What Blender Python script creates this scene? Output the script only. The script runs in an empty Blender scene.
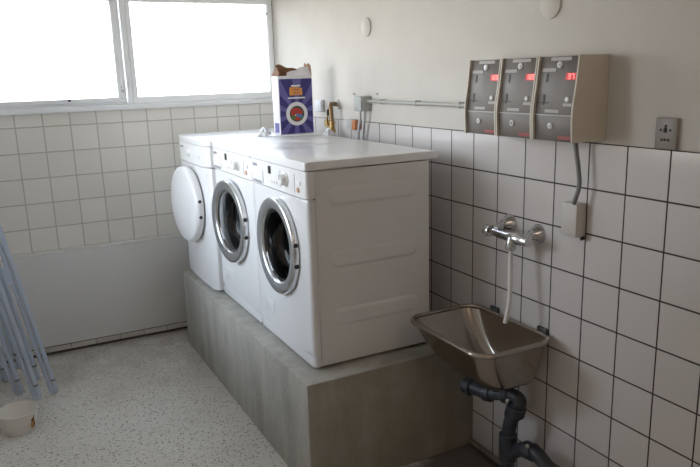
import bpy, bmesh, math, random
from mathutils import Vector, Matrix
random.seed(7)
scene = bpy.context.scene
COL = scene.collection
PI = math.pi

# ------------------------------------------------------------------ materials
def new_mat(name):
    m = bpy.data.materials.new(name); m.use_nodes = True
    nt = m.node_tree; nt.nodes.clear()
    out = nt.nodes.new('ShaderNodeOutputMaterial')
    return m, nt, out

def nd(nt, typ, **kw):
    n = nt.nodes.new(typ)
    for k, v in kw.items():
        if k == 'inp':
            for kk, vv in v.items(): n.inputs[kk].default_value = vv
        else: setattr(n, k, v)
    return n

def mth(nt, op, a, b=None, c=None):
    n = nt.nodes.new('ShaderNodeMath'); n.operation = op
    for i, s in enumerate((a, b, c)):
        if s is None: continue
        if isinstance(s, (int, float)): n.inputs[i].default_value = s
        else: nt.links.new(s, n.inputs[i])
    return n.outputs[0]

def mixc(nt, fac, a, b, mode='MIX'):
    n = nt.nodes.new('ShaderNodeMix'); n.data_type = 'RGBA'; n.blend_type = mode
    for s, i in ((fac, 0), (a, 6), (b, 7)):
        if isinstance(s, (int, float)): n.inputs[i].default_value = s
        elif isinstance(s, tuple): n.inputs[i].default_value = (s[0], s[1], s[2], 1)
        else: nt.links.new(s, n.inputs[i])
    return n.outputs[2]

def ramp(nt, fac, stops, interp='LINEAR'):
    n = nt.nodes.new('ShaderNodeValToRGB'); n.color_ramp.interpolation = interp
    el = n.color_ramp.elements
    while len(el) < len(stops): el.new(0.5)
    for e, (p, c) in zip(el, stops):
        e.position = p; e.color = (c[0], c[1], c[2], 1)
    nt.links.new(fac, n.inputs[0])
    return n.outputs[0]

def noise(nt, vec, scale, detail=4, rough=.55):
    n = nd(nt, 'ShaderNodeTexNoise', inp={'Scale': scale, 'Detail': detail, 'Roughness': rough})
    nt.links.new(vec, n.inputs['Vector'])
    return n.outputs[0]

def bump(nt, h, strength, dist):
    n = nd(nt, 'ShaderNodeBump', inp={'Strength': strength, 'Distance': dist})
    nt.links.new(h, n.inputs['Height'])
    return n.outputs[0]

def objco(nt):
    return nd(nt, 'ShaderNodeTexCoord').outputs['Object']

def plain(name, col, rough=.5, metal=0., var=.04, nscale=30., bmp=0., coat=0., emit=None, estr=0., spec=.5, aniso=None):
    m, nt, out = new_mat(name)
    b = nd(nt, 'ShaderNodeBsdfPrincipled', inp={'Roughness': rough, 'Metallic': metal, 'Coat Weight': coat, 'Specular IOR Level': spec})
    co = objco(nt)
    if aniso:
        mp = nd(nt, 'ShaderNodeMapping'); mp.inputs['Scale'].default_value = aniso
        nt.links.new(co, mp.inputs[0]); co = mp.outputs[0]
    f = noise(nt, co, nscale)
    lo = tuple(max(0, c*(1-var)) for c in col); hi = tuple(min(1, c*(1+var)) for c in col)
    c = ramp(nt, f, [(.3, lo), (.7, hi)])
    nt.links.new(c, b.inputs['Base Color'])
    if bmp: nt.links.new(bump(nt, f, bmp, .002), b.inputs['Normal'])
    if emit:
        b.inputs['Emission Color'].default_value = (*emit, 1); b.inputs['Emission Strength'].default_value = estr
    nt.links.new(b.outputs[0], out.inputs[0])
    return m

def tile_mat(name, axis, off, zoff, size, gw, tilec, groutc, rough, var):
    m, nt, out = new_mat(name)
    b = nd(nt, 'ShaderNodeBsdfPrincipled')
    co = objco(nt)
    sp = nd(nt, 'ShaderNodeSeparateXYZ'); nt.links.new(co, sp.inputs[0])
    u = mth(nt, 'DIVIDE', mth(nt, 'SUBTRACT', sp.outputs[axis], off), size)
    v = mth(nt, 'DIVIDE', mth(nt, 'SUBTRACT', sp.outputs[2], zoff), size)
    def edge(t):                                   # distance to the nearest joint, metres
        f = mth(nt, 'FRACT', t)
        d = mth(nt, 'MINIMUM', f, mth(nt, 'SUBTRACT', 1., f))
        return mth(nt, 'MULTIPLY', d, size)
    d = mth(nt, 'MINIMUM', edge(u), edge(v))
    n = nd(nt, 'ShaderNodeMapRange', interpolation_type='SMOOTHSTEP')
    n.inputs['From Min'].default_value = gw*.5; n.inputs['From Max'].default_value = gw*.5+.0012
    nt.links.new(d, n.inputs['Value'])
    msk = n.outputs[0]
    cell = nd(nt, 'ShaderNodeCombineXYZ')
    nt.links.new(mth(nt, 'FLOOR', u), cell.inputs[0]); nt.links.new(mth(nt, 'FLOOR', v), cell.inputs[1])
    wn = nd(nt, 'ShaderNodeTexWhiteNoise', noise_dimensions='2D'); nt.links.new(cell.outputs[0], wn.inputs['Vector'])
    lo = tuple(c*(1-var) for c in tilec)
    tc = mixc(nt, wn.outputs['Value'], lo, tilec)
    gn = noise(nt, co, 25)
    gc = mixc(nt, gn, tuple(c*.75 for c in groutc), groutc)
    nt.links.new(mixc(nt, msk, gc, tc), b.inputs['Base Color'])
    r = mth(nt, 'SUBTRACT', .85, mth(nt, 'MULTIPLY', msk, .85-rough))
    nt.links.new(r, b.inputs['Roughness'])
    # each tile sits a hair out of plane, joints are recessed
    h = mth(nt, 'ADD', msk, mth(nt, 'MULTIPLY', noise(nt, co, 9, 2), .35))
    nt.links.new(bump(nt, h, .5, .0012), b.inputs['Normal'])
    nt.links.new(b.outputs[0], out.inputs[0])
    return m

def concrete():
    m, nt, out = new_mat('concrete'); co = objco(nt)
    b = nd(nt, 'ShaderNodeBsdfPrincipled', inp={'Roughness': .8})
    a = noise(nt, co, 5, 8, .65); f = noise(nt, co, 60, 4)
    mp = nd(nt, 'ShaderNodeMapping'); mp.inputs['Scale'].default_value = (6, 6, 1.2); nt.links.new(co, mp.inputs[0])
    st = noise(nt, mp.outputs[0], 1.6, 6)
    c1 = ramp(nt, a, [(.3, (.30, .285, .25)), (.5, (.37, .355, .315)), (.7, (.45, .435, .39))])
    c2 = mixc(nt, .5, c1, ramp(nt, st, [(.35, (.25, .24, .205)), (.65, (.53, .515, .465))]))
    c3 = mixc(nt, .15, c2, ramp(nt, f, [(.3, (.2, .19, .17)), (.7, (.55, .54, .5))]))
    # mottled brown darkening on the end face beside the sink
    sp = nd(nt, 'ShaderNodeSeparateXYZ'); nt.links.new(nd(nt, 'ShaderNodeNewGeometry').outputs['Position'], sp.inputs[0])
    g1 = mth(nt, 'LESS_THAN', sp.outputs[1], -2.1035)
    g2 = ramp(nt, noise(nt, co, 3.5, 6, .6), [(.30, (.35, .35, .35)), (.65, (.85, .85, .85))])
    c3 = mixc(nt, mth(nt, 'MULTIPLY', mth(nt, 'MULTIPLY', g1, g2), .75), c3, (.20, .165, .115))
    nt.links.new(c3, b.inputs['Base Color'])
    nt.links.new(bump(nt, mth(nt, 'ADD', a, mth(nt, 'MULTIPLY', f, .3)), .35, .004), b.inputs['Normal'])
    nt.links.new(b.outputs[0], out.inputs[0]); return m

def terrazzo():
    m, nt, out = new_mat('terrazzo'); co = objco(nt)
    b = nd(nt, 'ShaderNodeBsdfPrincipled', inp={'Roughness': .42})
    def vor(scale):
        n = nd(nt, 'ShaderNodeTexVoronoi', inp={'Scale': scale, 'Randomness': 1.}); nt.links.new(co, n.inputs['Vector'])
        s = nd(nt, 'ShaderNodeSeparateColor'); nt.links.new(n.outputs['Color'], s.inputs[0])
        return n.outputs['Distance'], s.outputs[0], s.outputs[1]
    d1, r1, g1 = vor(96); d2, r2, g2 = vor(150)
    big = noise(nt, co, 2.2, 5)
    basec = ramp(nt, big, [(.3, (.68, .665, .63)), (.7, (.77, .76, .73))])
    # pale chips
    p = mth(nt, 'MULTIPLY', mth(nt, 'LESS_THAN', d2, .42), mth(nt, 'GREATER_THAN', r2, .55))
    c = mixc(nt, mth(nt, 'MULTIPLY', p, .7), basec, (.86, .85, .82))
    # brown and black chips
    k2 = mth(nt, 'MULTIPLY', mth(nt, 'LESS_THAN', d2, .40), mth(nt, 'LESS_THAN', r2, .16))
    c = mixc(nt, mth(nt, 'MULTIPLY', k2, .8), c, (.20, .17, .14))
    k1 = mth(nt, 'MULTIPLY', mth(nt, 'LESS_THAN', d1, .40), mth(nt, 'LESS_THAN', r1, .20))
    dark = ramp(nt, g1, [(.0, (.10, .085, .07)), (.6, (.24, .19, .15)), (1., (.34, .29, .24))])
    c = mixc(nt, mth(nt, 'MULTIPLY', k1, .9), c, dark)
    # worn brownish grime, strongest along the window wall
    sy = nd(nt, 'ShaderNodeSeparateXYZ'); nt.links.new(co, sy.inputs[0])
    gr = nd(nt, 'ShaderNodeMapRange', interpolation_type='SMOOTHSTEP'); gr.inputs['From Min'].default_value = -1.5; gr.inputs['From Max'].default_value = .2
    nt.links.new(sy.outputs[1], gr.inputs['Value'])
    gm = mth(nt, 'MULTIPLY', gr.outputs[0], ramp(nt, noise(nt, co, 3.2, 6, .65), [(.35, (0, 0, 0)), (.65, (1, 1, 1))]))
    c = mixc(nt, mth(nt, 'MULTIPLY', gm, .75), c, (.37, .31, .245))
    # dark brown ragged patch on the floor by the plinth
    sp = nd(nt, 'ShaderNodeSeparateXYZ'); nt.links.new(co, sp.inputs[0])
    dx = mth(nt, 'ADD', sp.outputs[0], .10); dy = mth(nt, 'ADD', sp.outputs[1], 2.25)
    rr = mth(nt, 'SQRT', mth(nt, 'ADD', mth(nt, 'MULTIPLY', dx, dx), mth(nt, 'MULTIPLY', dy, dy)))
    rr = mth(nt, 'ADD', rr, mth(nt, 'MULTIPLY', mth(nt, 'SUBTRACT', noise(nt, co, 9, 5), .5), .22))
    s = nd(nt, 'ShaderNodeMapRange', interpolation_type='SMOOTHSTEP'); s.inputs['From Min'].default_value = .16; s.inputs['From Max'].default_value = .30
    nt.links.new(rr, s.inputs['Value'])
    c = mixc(nt, mth(nt, 'MULTIPLY', mth(nt, 'SUBTRACT', 1., s.outputs[0]), .85), c, (.07, .05, .04))
    nt.links.new(c, b.inputs['Base Color'])
    nt.links.new(bump(nt, noise(nt, co, 40), .1, .002), b.inputs['Normal'])
    nt.links.new(b.outputs[0], out.inputs[0]); return m

def pane_mat(name, tint, fresnel_boost=1.0, grough=.02):
    m, nt, out = new_mat(name)
    t = nd(nt, 'ShaderNodeBsdfTransparent'); g = nd(nt, 'ShaderNodeBsdfGlossy', inp={'Roughness': grough})
    n = noise(nt, objco(nt), 4)
    nt.links.new(ramp(nt, n, [(.2, tuple(c*.97 for c in tint)), (.8, tint)]), t.inputs[0])
    fr = nd(nt, 'ShaderNodeFresnel', inp={'IOR': 1.5})
    mx = nd(nt, 'ShaderNodeMixShader')
    f = mth(nt, 'MINIMUM', mth(nt, 'MULTIPLY', fr.outputs[0], fresnel_boost), 1.)
    nt.links.new(f, mx.inputs[0]); nt.links.new(t.outputs[0], mx.inputs[1]); nt.links.new(g.outputs[0], mx.inputs[2])
    nt.links.new(mx.outputs[0], out.inputs[0]); return m

def steel(name, col, rough, aniso):
    m, nt, out = new_mat(name); co = objco(nt)
    b = nd(nt, 'ShaderNodeBsdfPrincipled', inp={'Metallic': 1.})
    mp = nd(nt, 'ShaderNodeMapping'); mp.inputs['Scale'].default_value = aniso; nt.links.new(co, mp.inputs[0])
    f = noise(nt, mp.outputs[0], 20, 3); big = noise(nt, co, 7, 5)
    nt.links.new(mixc(nt, big, tuple(c*.88 for c in col), col), b.inputs['Base Color'])
    nt.links.new(mth(nt, 'ADD', mth(nt, 'MULTIPLY', big, .06), rough-.03), b.inputs['Roughness'])
    nt.links.new(bump(nt, f, .02, .0005), b.inputs['Normal'])
    nt.links.new(b.outputs[0], out.inputs[0]); return m

FILL_LAMP = 3.3  # strength of the added fill lamp
M = {}
M['tile_r'] = tile_mat('tiles_white_dark_grout', 1, -1.790, 1.361, .150, .0042, (.622, .588, .568), (.055, .04, .033), .13, .05)
M['tile_b'] = tile_mat('tiles_cream_grey_grout', 0, -1.577, 1.3592, .1453, .0050, (.88, .855, .80), (.60, .58, .53), .16, .06)
M['plaster'] = plain('painted_plaster', (.58, .55, .505), .7, var=.03, nscale=6, bmp=.08)
M['plaster_w'] = plain('white_wall_paint', (.86, .85, .82), .7, var=.02, nscale=6, bmp=.08)
M['ceiling'] = plain('ceiling_paint', (.88, .87, .85), .9, var=.02, nscale=6)
M['concrete'] = concrete()
M['terrazzo'] = terrazzo()
M['enamel'] = plain('white_enamel', (.73, .725, .72), .28, var=.012, nscale=5, coat=.2)
M['lid'] = plain('grey_white_lid', (.85, .855, .86), .36, var=.015, nscale=8, coat=.4, spec=1.)
M['panel_w'] = plain('white_panel_plastic', (.78, .775, .765), .35, var=.015, nscale=8)
M['plastic_w'] = plain('white_plastic', (.80, .80, .78), .4, var=.02, nscale=12)
M['grey_mark'] = plain('grey_print', (.30, .31, .33), .5)
M['display'] = plain('dark_display', (.03, .03, .028), .12)
M['orange_btn'] = plain('orange_button', (.62, .36, .24), .4)
M['chrome'] = plain('chrome', (.62, .62, .63), .20, 1., var=.02)
M['ring'] = plain('satin_metal_ring', (.42, .43, .44), .42, 1., var=.04, nscale=6)
M['ring_in'] = plain('polished_ring_edge', (.66, .67, .68), .25, 1., var=.02)
M['gasket'] = plain('grey_rubber_gasket', (.06, .06, .062), .6)
M['drum'] = steel('drum_steel', (.10, .10, .105), .35, (4, 4, 4))
M['black'] = plain('black_rubber', (.018, .018, .018), .5)
M['bowl_glass'] = pane_mat('porthole_glass', (.40, .42, .44), 1.5, .04)
M['window_glass'] = pane_mat('window_glass', (.97, .98, .98))
M['frame_w'] = plain('white_window_paint', (.93, .95, .97), .4, var=.02, nscale=8)
M['radiator'] = plain('radiator_enamel', (.74, .735, .73), .4, var=.015, nscale=4)
M['steel'] = steel('stainless_steel', (.40, .355, .31), .21, (2, 30, 2))
M['pvc'] = plain('dark_grey_drain_plastic', (.030, .034, .043), .45, var=.25, nscale=25)
M['bracket'] = plain('dark_steel_bracket', (.10, .10, .105), .4, .6, var=.1)
M['hose'] = plain('translucent_white_hose', (.74, .72, .70), .35)
M['meter_box'] = plain('beige_meter_housing', (.60, .55, .46), .5, var=.03, nscale=14)
M['meter_panel'] = plain('grey_brushed_meter_panel', (.145, .124, .108), .45, .1, var=.08, nscale=18)
M['meter_label'] = plain('label_plate', (.42, .40, .375), .5, var=.1, nscale=120)
M['white_disc'] = plain('white_lock', (.75, .75, .73), .35)
M['line'] = plain('pale_joint_strip', (.55, .54, .51), .4)
M['red_print'] = plain('red_print', (.42, .09, .09), .5)
M['led_back'] = plain('red_display_window', (.25, .012, .012), .3, emit=(1., .02, .02), estr=.09)
M['led'] = plain('red_led_digit', (.9, .2, .2), .4, emit=(1., .20, .18), estr=.45)
M['cable'] = plain('grey_cable', (.20, .195, .19), .5)
M['cable_l'] = plain('light_grey_cable', (.50, .51, .52), .45)
M['grey_box'] = plain('grey_plastic_box', (.42, .43, .42), .5, var=.03)
M['pale_box'] = plain('pale_grey_box', (.60, .62, .63), .5, var=.02)
M['beige_box'] = plain('beige_plastic_box', (.56, .53, .49), .5, var=.02)
M['conduit'] = plain('grey_conduit', (.38, .375, .35), .5)
M['socket'] = plain('grey_socket_plate', (.29, .265, .24), .4, .0, var=.04)
M['brass'] = plain('brass', (.42, .29, .12), .4, 1., var=.15)
M['old_brass'] = plain('tarnished_brass', (.23, .16, .09), .45, .9, var=.2)
M['orange_sw'] = plain('orange_brown_switch', (.52, .20, .08), .45)
M['rack'] = plain('pale_blue_coated_tube', (.50, .57, .69), .32, var=.04, nscale=10)
M['rack_b'] = plain('blue_plastic_joint', (.50, .58, .72), .4)
M['bowl'] = plain('white_bowl_plastic', (.78, .75, .70), .4, var=.02)
M['brown'] = plain('brown_decal', (.20, .08, .03), .5)
M['ochre'] = plain('ochre_decal', (.55, .30, .08), .5)
M['bag'] = plain('white_bag_plastic', (.74, .75, .76), .35, var=.03, nscale=40, bmp=.4)
M['card'] = plain('brown_cardboard', (.24, .125, .065), .8, var=.15, nscale=30)
M['card_w'] = plain('white_card', (.76, .74, .76), .5, var=.02)
M['navy'] = plain('navy_print', (.035, .030, .17), .4, var=.08)
M['violet'] = plain('violet_print', (.13, .12, .34), .4, var=.08)
M['orange'] = plain('orange_print', (.72, .30, .06), .45)
M['red'] = plain('red_fruit_print', (.45, .045, .03), .45, var=.2, nscale=200)
M['blue'] = plain('blue_print', (.10, .20, .42), .45)
M['green'] = plain('green_print', (.07, .22, .05), .45)
M['darkgreen'] = plain('dark_green_print', (.05, .07, .05), .45)
M['grime_shade'] = plain('grime_and_shade_strip', (.085, .06, .045), .7, var=.3)  # grimy floor joint, and the painted shadow gap under the radiator
M['old_pipe'] = plain('old_floor_pipe', (.24, .20, .17), .6, var=.2)

# ------------------------------------------------------------------ mesh helpers
class MB:
    def __init__(s): s.bm = bmesh.new(); s.mats = []
    def mi(s, m):
        if m not in s.mats: s.mats.append(m)
        return s.mats.index(m)
    def merge(s, b, mat, mtx=None):
        if mtx is not None: bmesh.ops.transform(b, matrix=mtx, verts=b.verts)
        bmesh.ops.recalc_face_normals(b, faces=b.faces)
        i = s.mi(mat)
        for f in b.faces: f.material_index = i
        t = bpy.data.meshes.new('t'); b.to_mesh(t); b.free(); s.bm.from_mesh(t); bpy.data.meshes.remove(t)
        return s
    def box(s, x, y, z, mat, bev=0., seg=2, mtx=None):
        b = bmesh.new(); bmesh.ops.create_cube(b, size=1)
        for v in b.verts:
            v.co = Vector((x[0]+(v.co.x+.5)*(x[1]-x[0]), y[0]+(v.co.y+.5)*(y[1]-y[0]), z[0]+(v.co.z+.5)*(z[1]-z[0])))
        if bev: bmesh.ops.bevel(b, geom=b.edges[:], offset=bev, segments=seg, affect='EDGES', profile=.5)
        return s.merge(b, mat, mtx)
    def prism(s, poly, h0, h1, mat, axis='z', bev=0., mtx=None, open_ends=False):
        b = bmesh.new()
        def p(a, c, h):
            return {'z': (a, c, h), 'y': (a, h, c), 'x': (h, a, c)}[axis]
        lo = [b.verts.new(p(a, c, h0)) for a, c in poly]; hi = [b.verts.new(p(a, c, h1)) for a, c in poly]
        n = len(poly)
        for i in range(n): b.faces.new((lo[i], lo[(i+1) % n], hi[(i+1) % n], hi[i]))
        if not open_ends:
            b.faces.new(lo[::-1]); b.faces.new(hi)
        if bev:
            es = [e for e in b.edges if (e.verts[0] in lo and e.verts[1] in lo) or (e.verts[0] in hi and e.verts[1] in hi)]
            bmesh.ops.bevel(b, geom=es, offset=bev, segments=2, affect='EDGES', profile=.5)
        return s.merge(b, mat, mtx)
    def lathe(s, prof, c, axis, mat, n=48, mtx=None):
        """prof: list of (r, h) along axis vector"""
        b = bmesh.new(); ax = Vector(axis).normalized(); c = Vector(c)
        u = ax.orthogonal().normalized(); w = ax.cross(u)
        rows = []
        for r, h in prof:
            if r < 1e-6: rows.append([b.verts.new(c+ax*h)])
            else: rows.append([b.verts.new(c+ax*h+(u*math.cos(2*PI*k/n)+w*math.sin(2*PI*k/n))*r) for k in range(n)])
        for A, B in zip(rows, rows[1:]):
            for k in range(n):
                k2 = (k+1) % n
                if len(A) == 1 and len(B) == 1: continue
                if len(A) == 1: b.faces.new((A[0], B[k2], B[k]))
                elif len(B) == 1: b.faces.new((A[k], A[k2], B[0]))
                else: b.faces.new((A[k], A[k2], B[k2], B[k]))
        return s.merge(b, mat, mtx)
    def cyl(s, c, axis, r, h, mat, n=24, mtx=None):
        return s.lathe([(0, 0), (r*.9, 0), (r, min(h*.2, r*.1)), (r, h-min(h*.2, r*.1)), (r*.9, h), (0, h)], c, axis, mat, n, mtx)
    def tube(s, pts, r, mat, n=12, closed=False, mtx=None):
        b = bmesh.new(); P = [Vector(p) for p in pts]; m = len(P)
        rad = r if isinstance(r, (list, tuple)) else [r]*m
        t0 = (P[1]-P[0]).normalized(); up = t0.orthogonal().normalized(); rows = []
        for i in range(m):
            if closed: t = (P[(i+1) % m]-P[i-1]).normalized()
            else: t = (P[min(i+1, m-1)]-P[max(i-1, 0)]).normalized()
            up = (up-t*up.dot(t)).normalized(); w = t.cross(up)
            rows.append([b.verts.new(P[i]+(up*math.cos(2*PI*k/n)+w*math.sin(2*PI*k/n))*rad[i]) for k in range(n)])
        rng = range(m) if closed else range(m-1)
        for i in rng:
            A, B = rows[i], rows[(i+1) % m]
            for k in range(n): b.faces.new((A[k], A[(k+1) % n], B[(k+1) % n], B[k]))
        if not closed:
            b.faces.new(rows[0][::-1]); b.faces.new(rows[-1])
        return s.merge(b, mat, mtx)
    def quads(s, verts, faces, mat, mtx=None):
        b = bmesh.new(); vs = [b.verts.new(v) for v in verts]
        for f in faces: b.faces.new([vs[i] for i in f])
        return s.merge(b, mat, mtx)

def spline(pts, k=8):
    P = [Vector(p) for p in pts]; P = [2*P[0]-P[1]]+P+[2*P[-1]-P[-2]]; out = []
    for i in range(1, len(P)-2):
        a, b, c, d = P[i-1:i+3]
        for j in range(k):
            t = j/k
            out.append(.5*((2*b)+(c-a)*t+(2*a-5*b+4*c-d)*t*t+(3*b-a-3*c+d)*t**3))
    out.append(P[-2]); return out

def rrect(x0, x1, y0, y1, r, n=6):
    if not isinstance(r, (tuple, list)): r = (r,)*4
    pts = []
    for (cx, cy, a), q in zip(((x1, y1, 0), (x0, y1, 90), (x0, y0, 180), (x1, y0, 270)), r):
        ox = cx-q if a in (0, 270) else cx+q; oy = cy-q if a in (0, 90) else cy+q
        if q < 1e-6: pts.append((cx, cy)); continue
        for k in range(n+1):
            t = math.radians(a+90*k/n); pts.append((ox+q*math.cos(t), oy+q*math.sin(t)))
    return pts

WL = {}
def root(name, loc, label, cat, group=None):
    o = bpy.data.objects.new(name, None); COL.objects.link(o); o.location = loc
    o.empty_display_size = .05; WL[o] = Vector(loc)
    tag(o, label, cat, group); return o
def tag(o, label, cat, group=None):
    o['label'] = label; o['category'] = cat
    if group: o['group'] = group
    return o
def obj(name, mb, parent=None, origin=None, label=None, angle=38):
    me = bpy.data.meshes.new(name); mb.bm.to_mesh(me); mb.bm.free()
    for m in mb.mats: me.materials.append(m)
    o = bpy.data.objects.new(name, me); COL.objects.link(o)
    pw = WL[parent] if parent else Vector((0, 0, 0))
    w = Vector(origin) if origin is not None else pw
    me.transform(Matrix.Translation(-w))
    o.parent = parent; o.location = w-pw; WL[o] = w
    for p in me.polygons: p.use_smooth = True
    me.set_sharp_from_angle(angle=math.radians(angle))
    if label: o['label'] = label
    return o
def solo(name, mb, label, cat, group=None, origin=None, angle=38):
    return tag(obj(name, mb, None, origin, None, angle), label, cat, group)
def struct(name, mb, parent=None):
    o = obj(name, mb, parent)
    if parent is None: o['kind'] = 'structure'
    return o
def copy_tree(o, parent=None):
    c = o.copy(); COL.objects.link(c); c.parent = parent
    for ch in list(o.children): copy_tree(ch, c)
    return c

# ------------------------------------------------------------------ the room
XL, YF, ZC = -2.04, -5.7, 2.55
ZT, ZS = 1.361, 1.433
struct('floor', MB().box((XL-.1, .1), (YF-.1, .25), (-.1, 0), M['terrazzo']))
struct('ceiling', MB().box((XL-.1, .1), (YF-.1, .25), (ZC, ZC+.1), M['ceiling']))
struct('wall_right', MB().box((0, .12), (YF, .22), (0, ZT), M['tile_r']).box((.004, .12), (YF, .22), (ZT, ZC), M['plaster']))
LY0, LY1, LZ0, LZ1 = -1.74, -.56, 1.00, 2.12  # opening for the added fill window
wl = MB()
for yy, zz in (((YF, .22), (0, LZ0)), ((YF, .22), (LZ1, ZC)), ((YF, LY0), (LZ0, LZ1)), ((LY1, .22), (LZ0, LZ1))): wl.box((XL-.12, XL), yy, zz, M['plaster_w'])
struct('wall_left', wl)
struct('wall_front', MB().box((XL, 0), (YF-.1, YF), (0, ZC), M['plaster']))
struct('wall_back', MB().box((XL, 0), (0, .22), (0, ZS), M['tile_b']).box((XL, 0), (0, .22), (2.12, ZC), M['plaster']))
struct('trim_1', MB().box((XL, 0), (-.028, .05), (ZS, 1.464), M['frame_w'], .006).box((XL, 0), (.05, .24), (ZS, 1.464), M['frame_w']))
# windows: left casement in a sash, right fixed light
Y0, Y1 = .012, .075
w1 = struct('window_1', MB().box((XL, -.915), (Y0+.012, Y1), (1.464, 1.478), M['frame_w'], .003).box((XL, -.915), (Y0+.012, Y1), (2.09, 2.12), M['frame_w'], .003)
    .box((-.946, -.9155), (Y0-.004, Y1), (1.464, 2.12), M['frame_w'], .004).box((XL, XL+.03), (Y0+.012, Y1), (1.464, 2.12), M['frame_w'], .003))
sash = MB()
for a in (((XL+.034, -.952), (1.479, 1.505)), ((XL+.034, -.952), (2.052, 2.088)), ((-1.0, -.9525), (1.5055, 2.0515)), ((XL+.0345, XL+.08), (1.5055, 2.0515))):
    e = .001 if a[1][1]-a[1][0] > .2 else 0
    sash.box(a[0], (Y0+e, Y1-.01-e), a[1], M['frame_w'], .003)
obj('window_sash', sash, w1)
obj('window_pane', MB().box((XL+.07, -.99), (.05, .055), (1.50, 2.06), M['window_glass']), w1)
obj('window_handle', MB().box((-.981, -.969), (Y0-.010, Y0), (1.535, 1.575), M['chrome'], .003).tube([(-.975, Y0-.008, 1.555), (-.975, Y0-.03, 1.555), (-.975, Y0-.032, 1.62)], .0055, M['frame_w'], 10), w1)
obj('window_stay', MB().box((-1.45, -1.16), (Y0-.012, Y0), (1.484, 1.492), M['frame_w'], .002).cyl((-1.275, Y0-.008, 1.492), (0, 0, 1), .008, .012, M['black'], 12), w1)
w2 = struct('window_2', MB().box((-.915, -.0005), (Y0, Y1), (1.4645, 1.504), M['frame_w'], .003).box((-.915, -.0005), (Y0, Y1), (2.05, 2.1195), M['frame_w'], .005)
    .box((-.9148, -.887), (Y0+.001, Y1-.001), (1.5045, 2.0495), M['frame_w'], .003).box((-.036, -.0005), (Y0+.001, Y1-.001), (1.5045, 2.0495), M['frame_w'], .003))
obj('window_pane', MB().box((-.895, -.03), (.05, .055), (1.49, 2.06), M['window_glass']), w2)
obj('window_catch', MB().box((-.048, -.034), (Y0-.008, Y0+.01), (1.985, 2.0), M['chrome'], .003), w2)

struct('baseboard_back', MB().box((XL, -.60), (-.006, -.0002), (.0005, .013), M['grime_shade']))
struct('shade_trim', MB().box((XL, -.640), (-.005, -.0002), (.046, .060), M['grime_shade']))  # dark strip along a grout joint, standing in for the radiator's shadow gap
w3 = MB()  # unseen side window, added to fill the room with more daylight
for yy, zz in (((LY0, LY1), (LZ0, LZ0+.045)), ((LY0, LY1), (LZ1-.045, LZ1)), ((LY0, LY0+.045), (LZ0, LZ1)), ((LY1-.045, LY1), (LZ0, LZ1)), ((-1.17, -1.13), (LZ0, LZ1))):
    w3.box((XL-.08, XL-.015), yy, zz, M['frame_w'], .004)
w3 = struct('fill_window', w3)
obj('window_pane', MB().box((XL-.055, XL-.05), (LY0+.03, LY1-.03), (LZ0+.03, LZ1-.03), M['window_glass']), w3)

# ------------------------------------------------------------------ plinth and radiator
PZ = .466
solo('concrete_plinth', MB().box((-.777, -.001), (-2.108, -.254), (0, PZ), M['concrete'], .006, 2),
     'long grey concrete plinth carrying the row of laundry machines', 'plinth', origin=(-.39, -1.18, 0))
r = root('radiator', (-1.3, -.03, .065), 'wide flat light grey radiator panel on the tiled wall under the window', 'radiator')
obj('panel', MB().box((-1.99, -.668), (-.052, -.016), (.065, .630), M['radiator'], .006), r)
obj('top_grille', MB().box((-1.99, -.668), (-.054, -.010), (.630, .643), M['plastic_w'], .003), r)
for x in (-1.8, -.9): obj('bracket', MB().box((x-.02, x+.02), (-.0155, -.0005), (.2, .5), M['plastic_w'], .002), r)

# ------------------------------------------------------------------ washing machines
def ring_plate(mb, F0, F1, yc, zc, y0, y1, z0, z1, R, mat, rc=.018):
    """front plate with a round hole, normal along x"""
    n = 72; b = bmesh.new(); I, O = [], []
    for k in range(n):
        t = 2*PI*k/n; c, s = math.cos(t), math.sin(t)
        q = min(((y1-yc)/c if c > 1e-6 else 9), ((y0-yc)/c if c < -1e-6 else 9), ((z1-zc)/s if s > 1e-6 else 9), ((z0-zc)/s if s < -1e-6 else 9))
        I.append((yc+R*c, zc+R*s)); O.append([yc+q*c, zc+q*s])
    for (cy, cz) in ((y0, z0), (y0, z1), (y1, z0), (y1, z1)):     # snap the nearest ray to the corner
        k = min(range(n), key=lambda i: (O[i][0]-cy)**2+(O[i][1]-cz)**2); O[k] = [cy, cz]
    def fx(y):                                                    # rounded vertical edges
        d = min(y-y0, y1-y)
        return F0 + (rc-math.sqrt(max(rc*rc-(rc-d)**2, 0)) if d < rc else 0)
    front_i = [b.verts.new((F0, y, z)) for y, z in I]; back_i = [b.verts.new((F1, y, z)) for y, z in I]
    # intermediate rings so the rounding at the sides is smooth
    rings = [front_i]
    for w in (.5, .8, .88, .92, .95, .975, .99, 1.):
        rings.append([b.verts.new((fx(I[k][0]+(O[k][0]-I[k][0])*w), I[k][0]+(O[k][0]-I[k][0])*w, I[k][1]+(O[k][1]-I[k][1])*w)) for k in range(n)])
    ob = [b.verts.new((F1, y, z)) for y, z in O]
    rings.append(ob); rings = [back_i]+rings
    for A, B in zip(rings, rings[1:]):
        for k in range(n): b.faces.new((A[k], A[(k+1) % n], B[(k+1) % n], B[k]))
    mb.merge(b, mat)

PITCH = .589
def rounded_slab(mb, x0, x1, yc, hw, z0, z1, rc, mat, bev=.003):
    mb.prism(rrect(x0, x1, yc-hw, yc+hw, (0, rc, rc, 0)), z0, z1, mat, 'z', bev)

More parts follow.
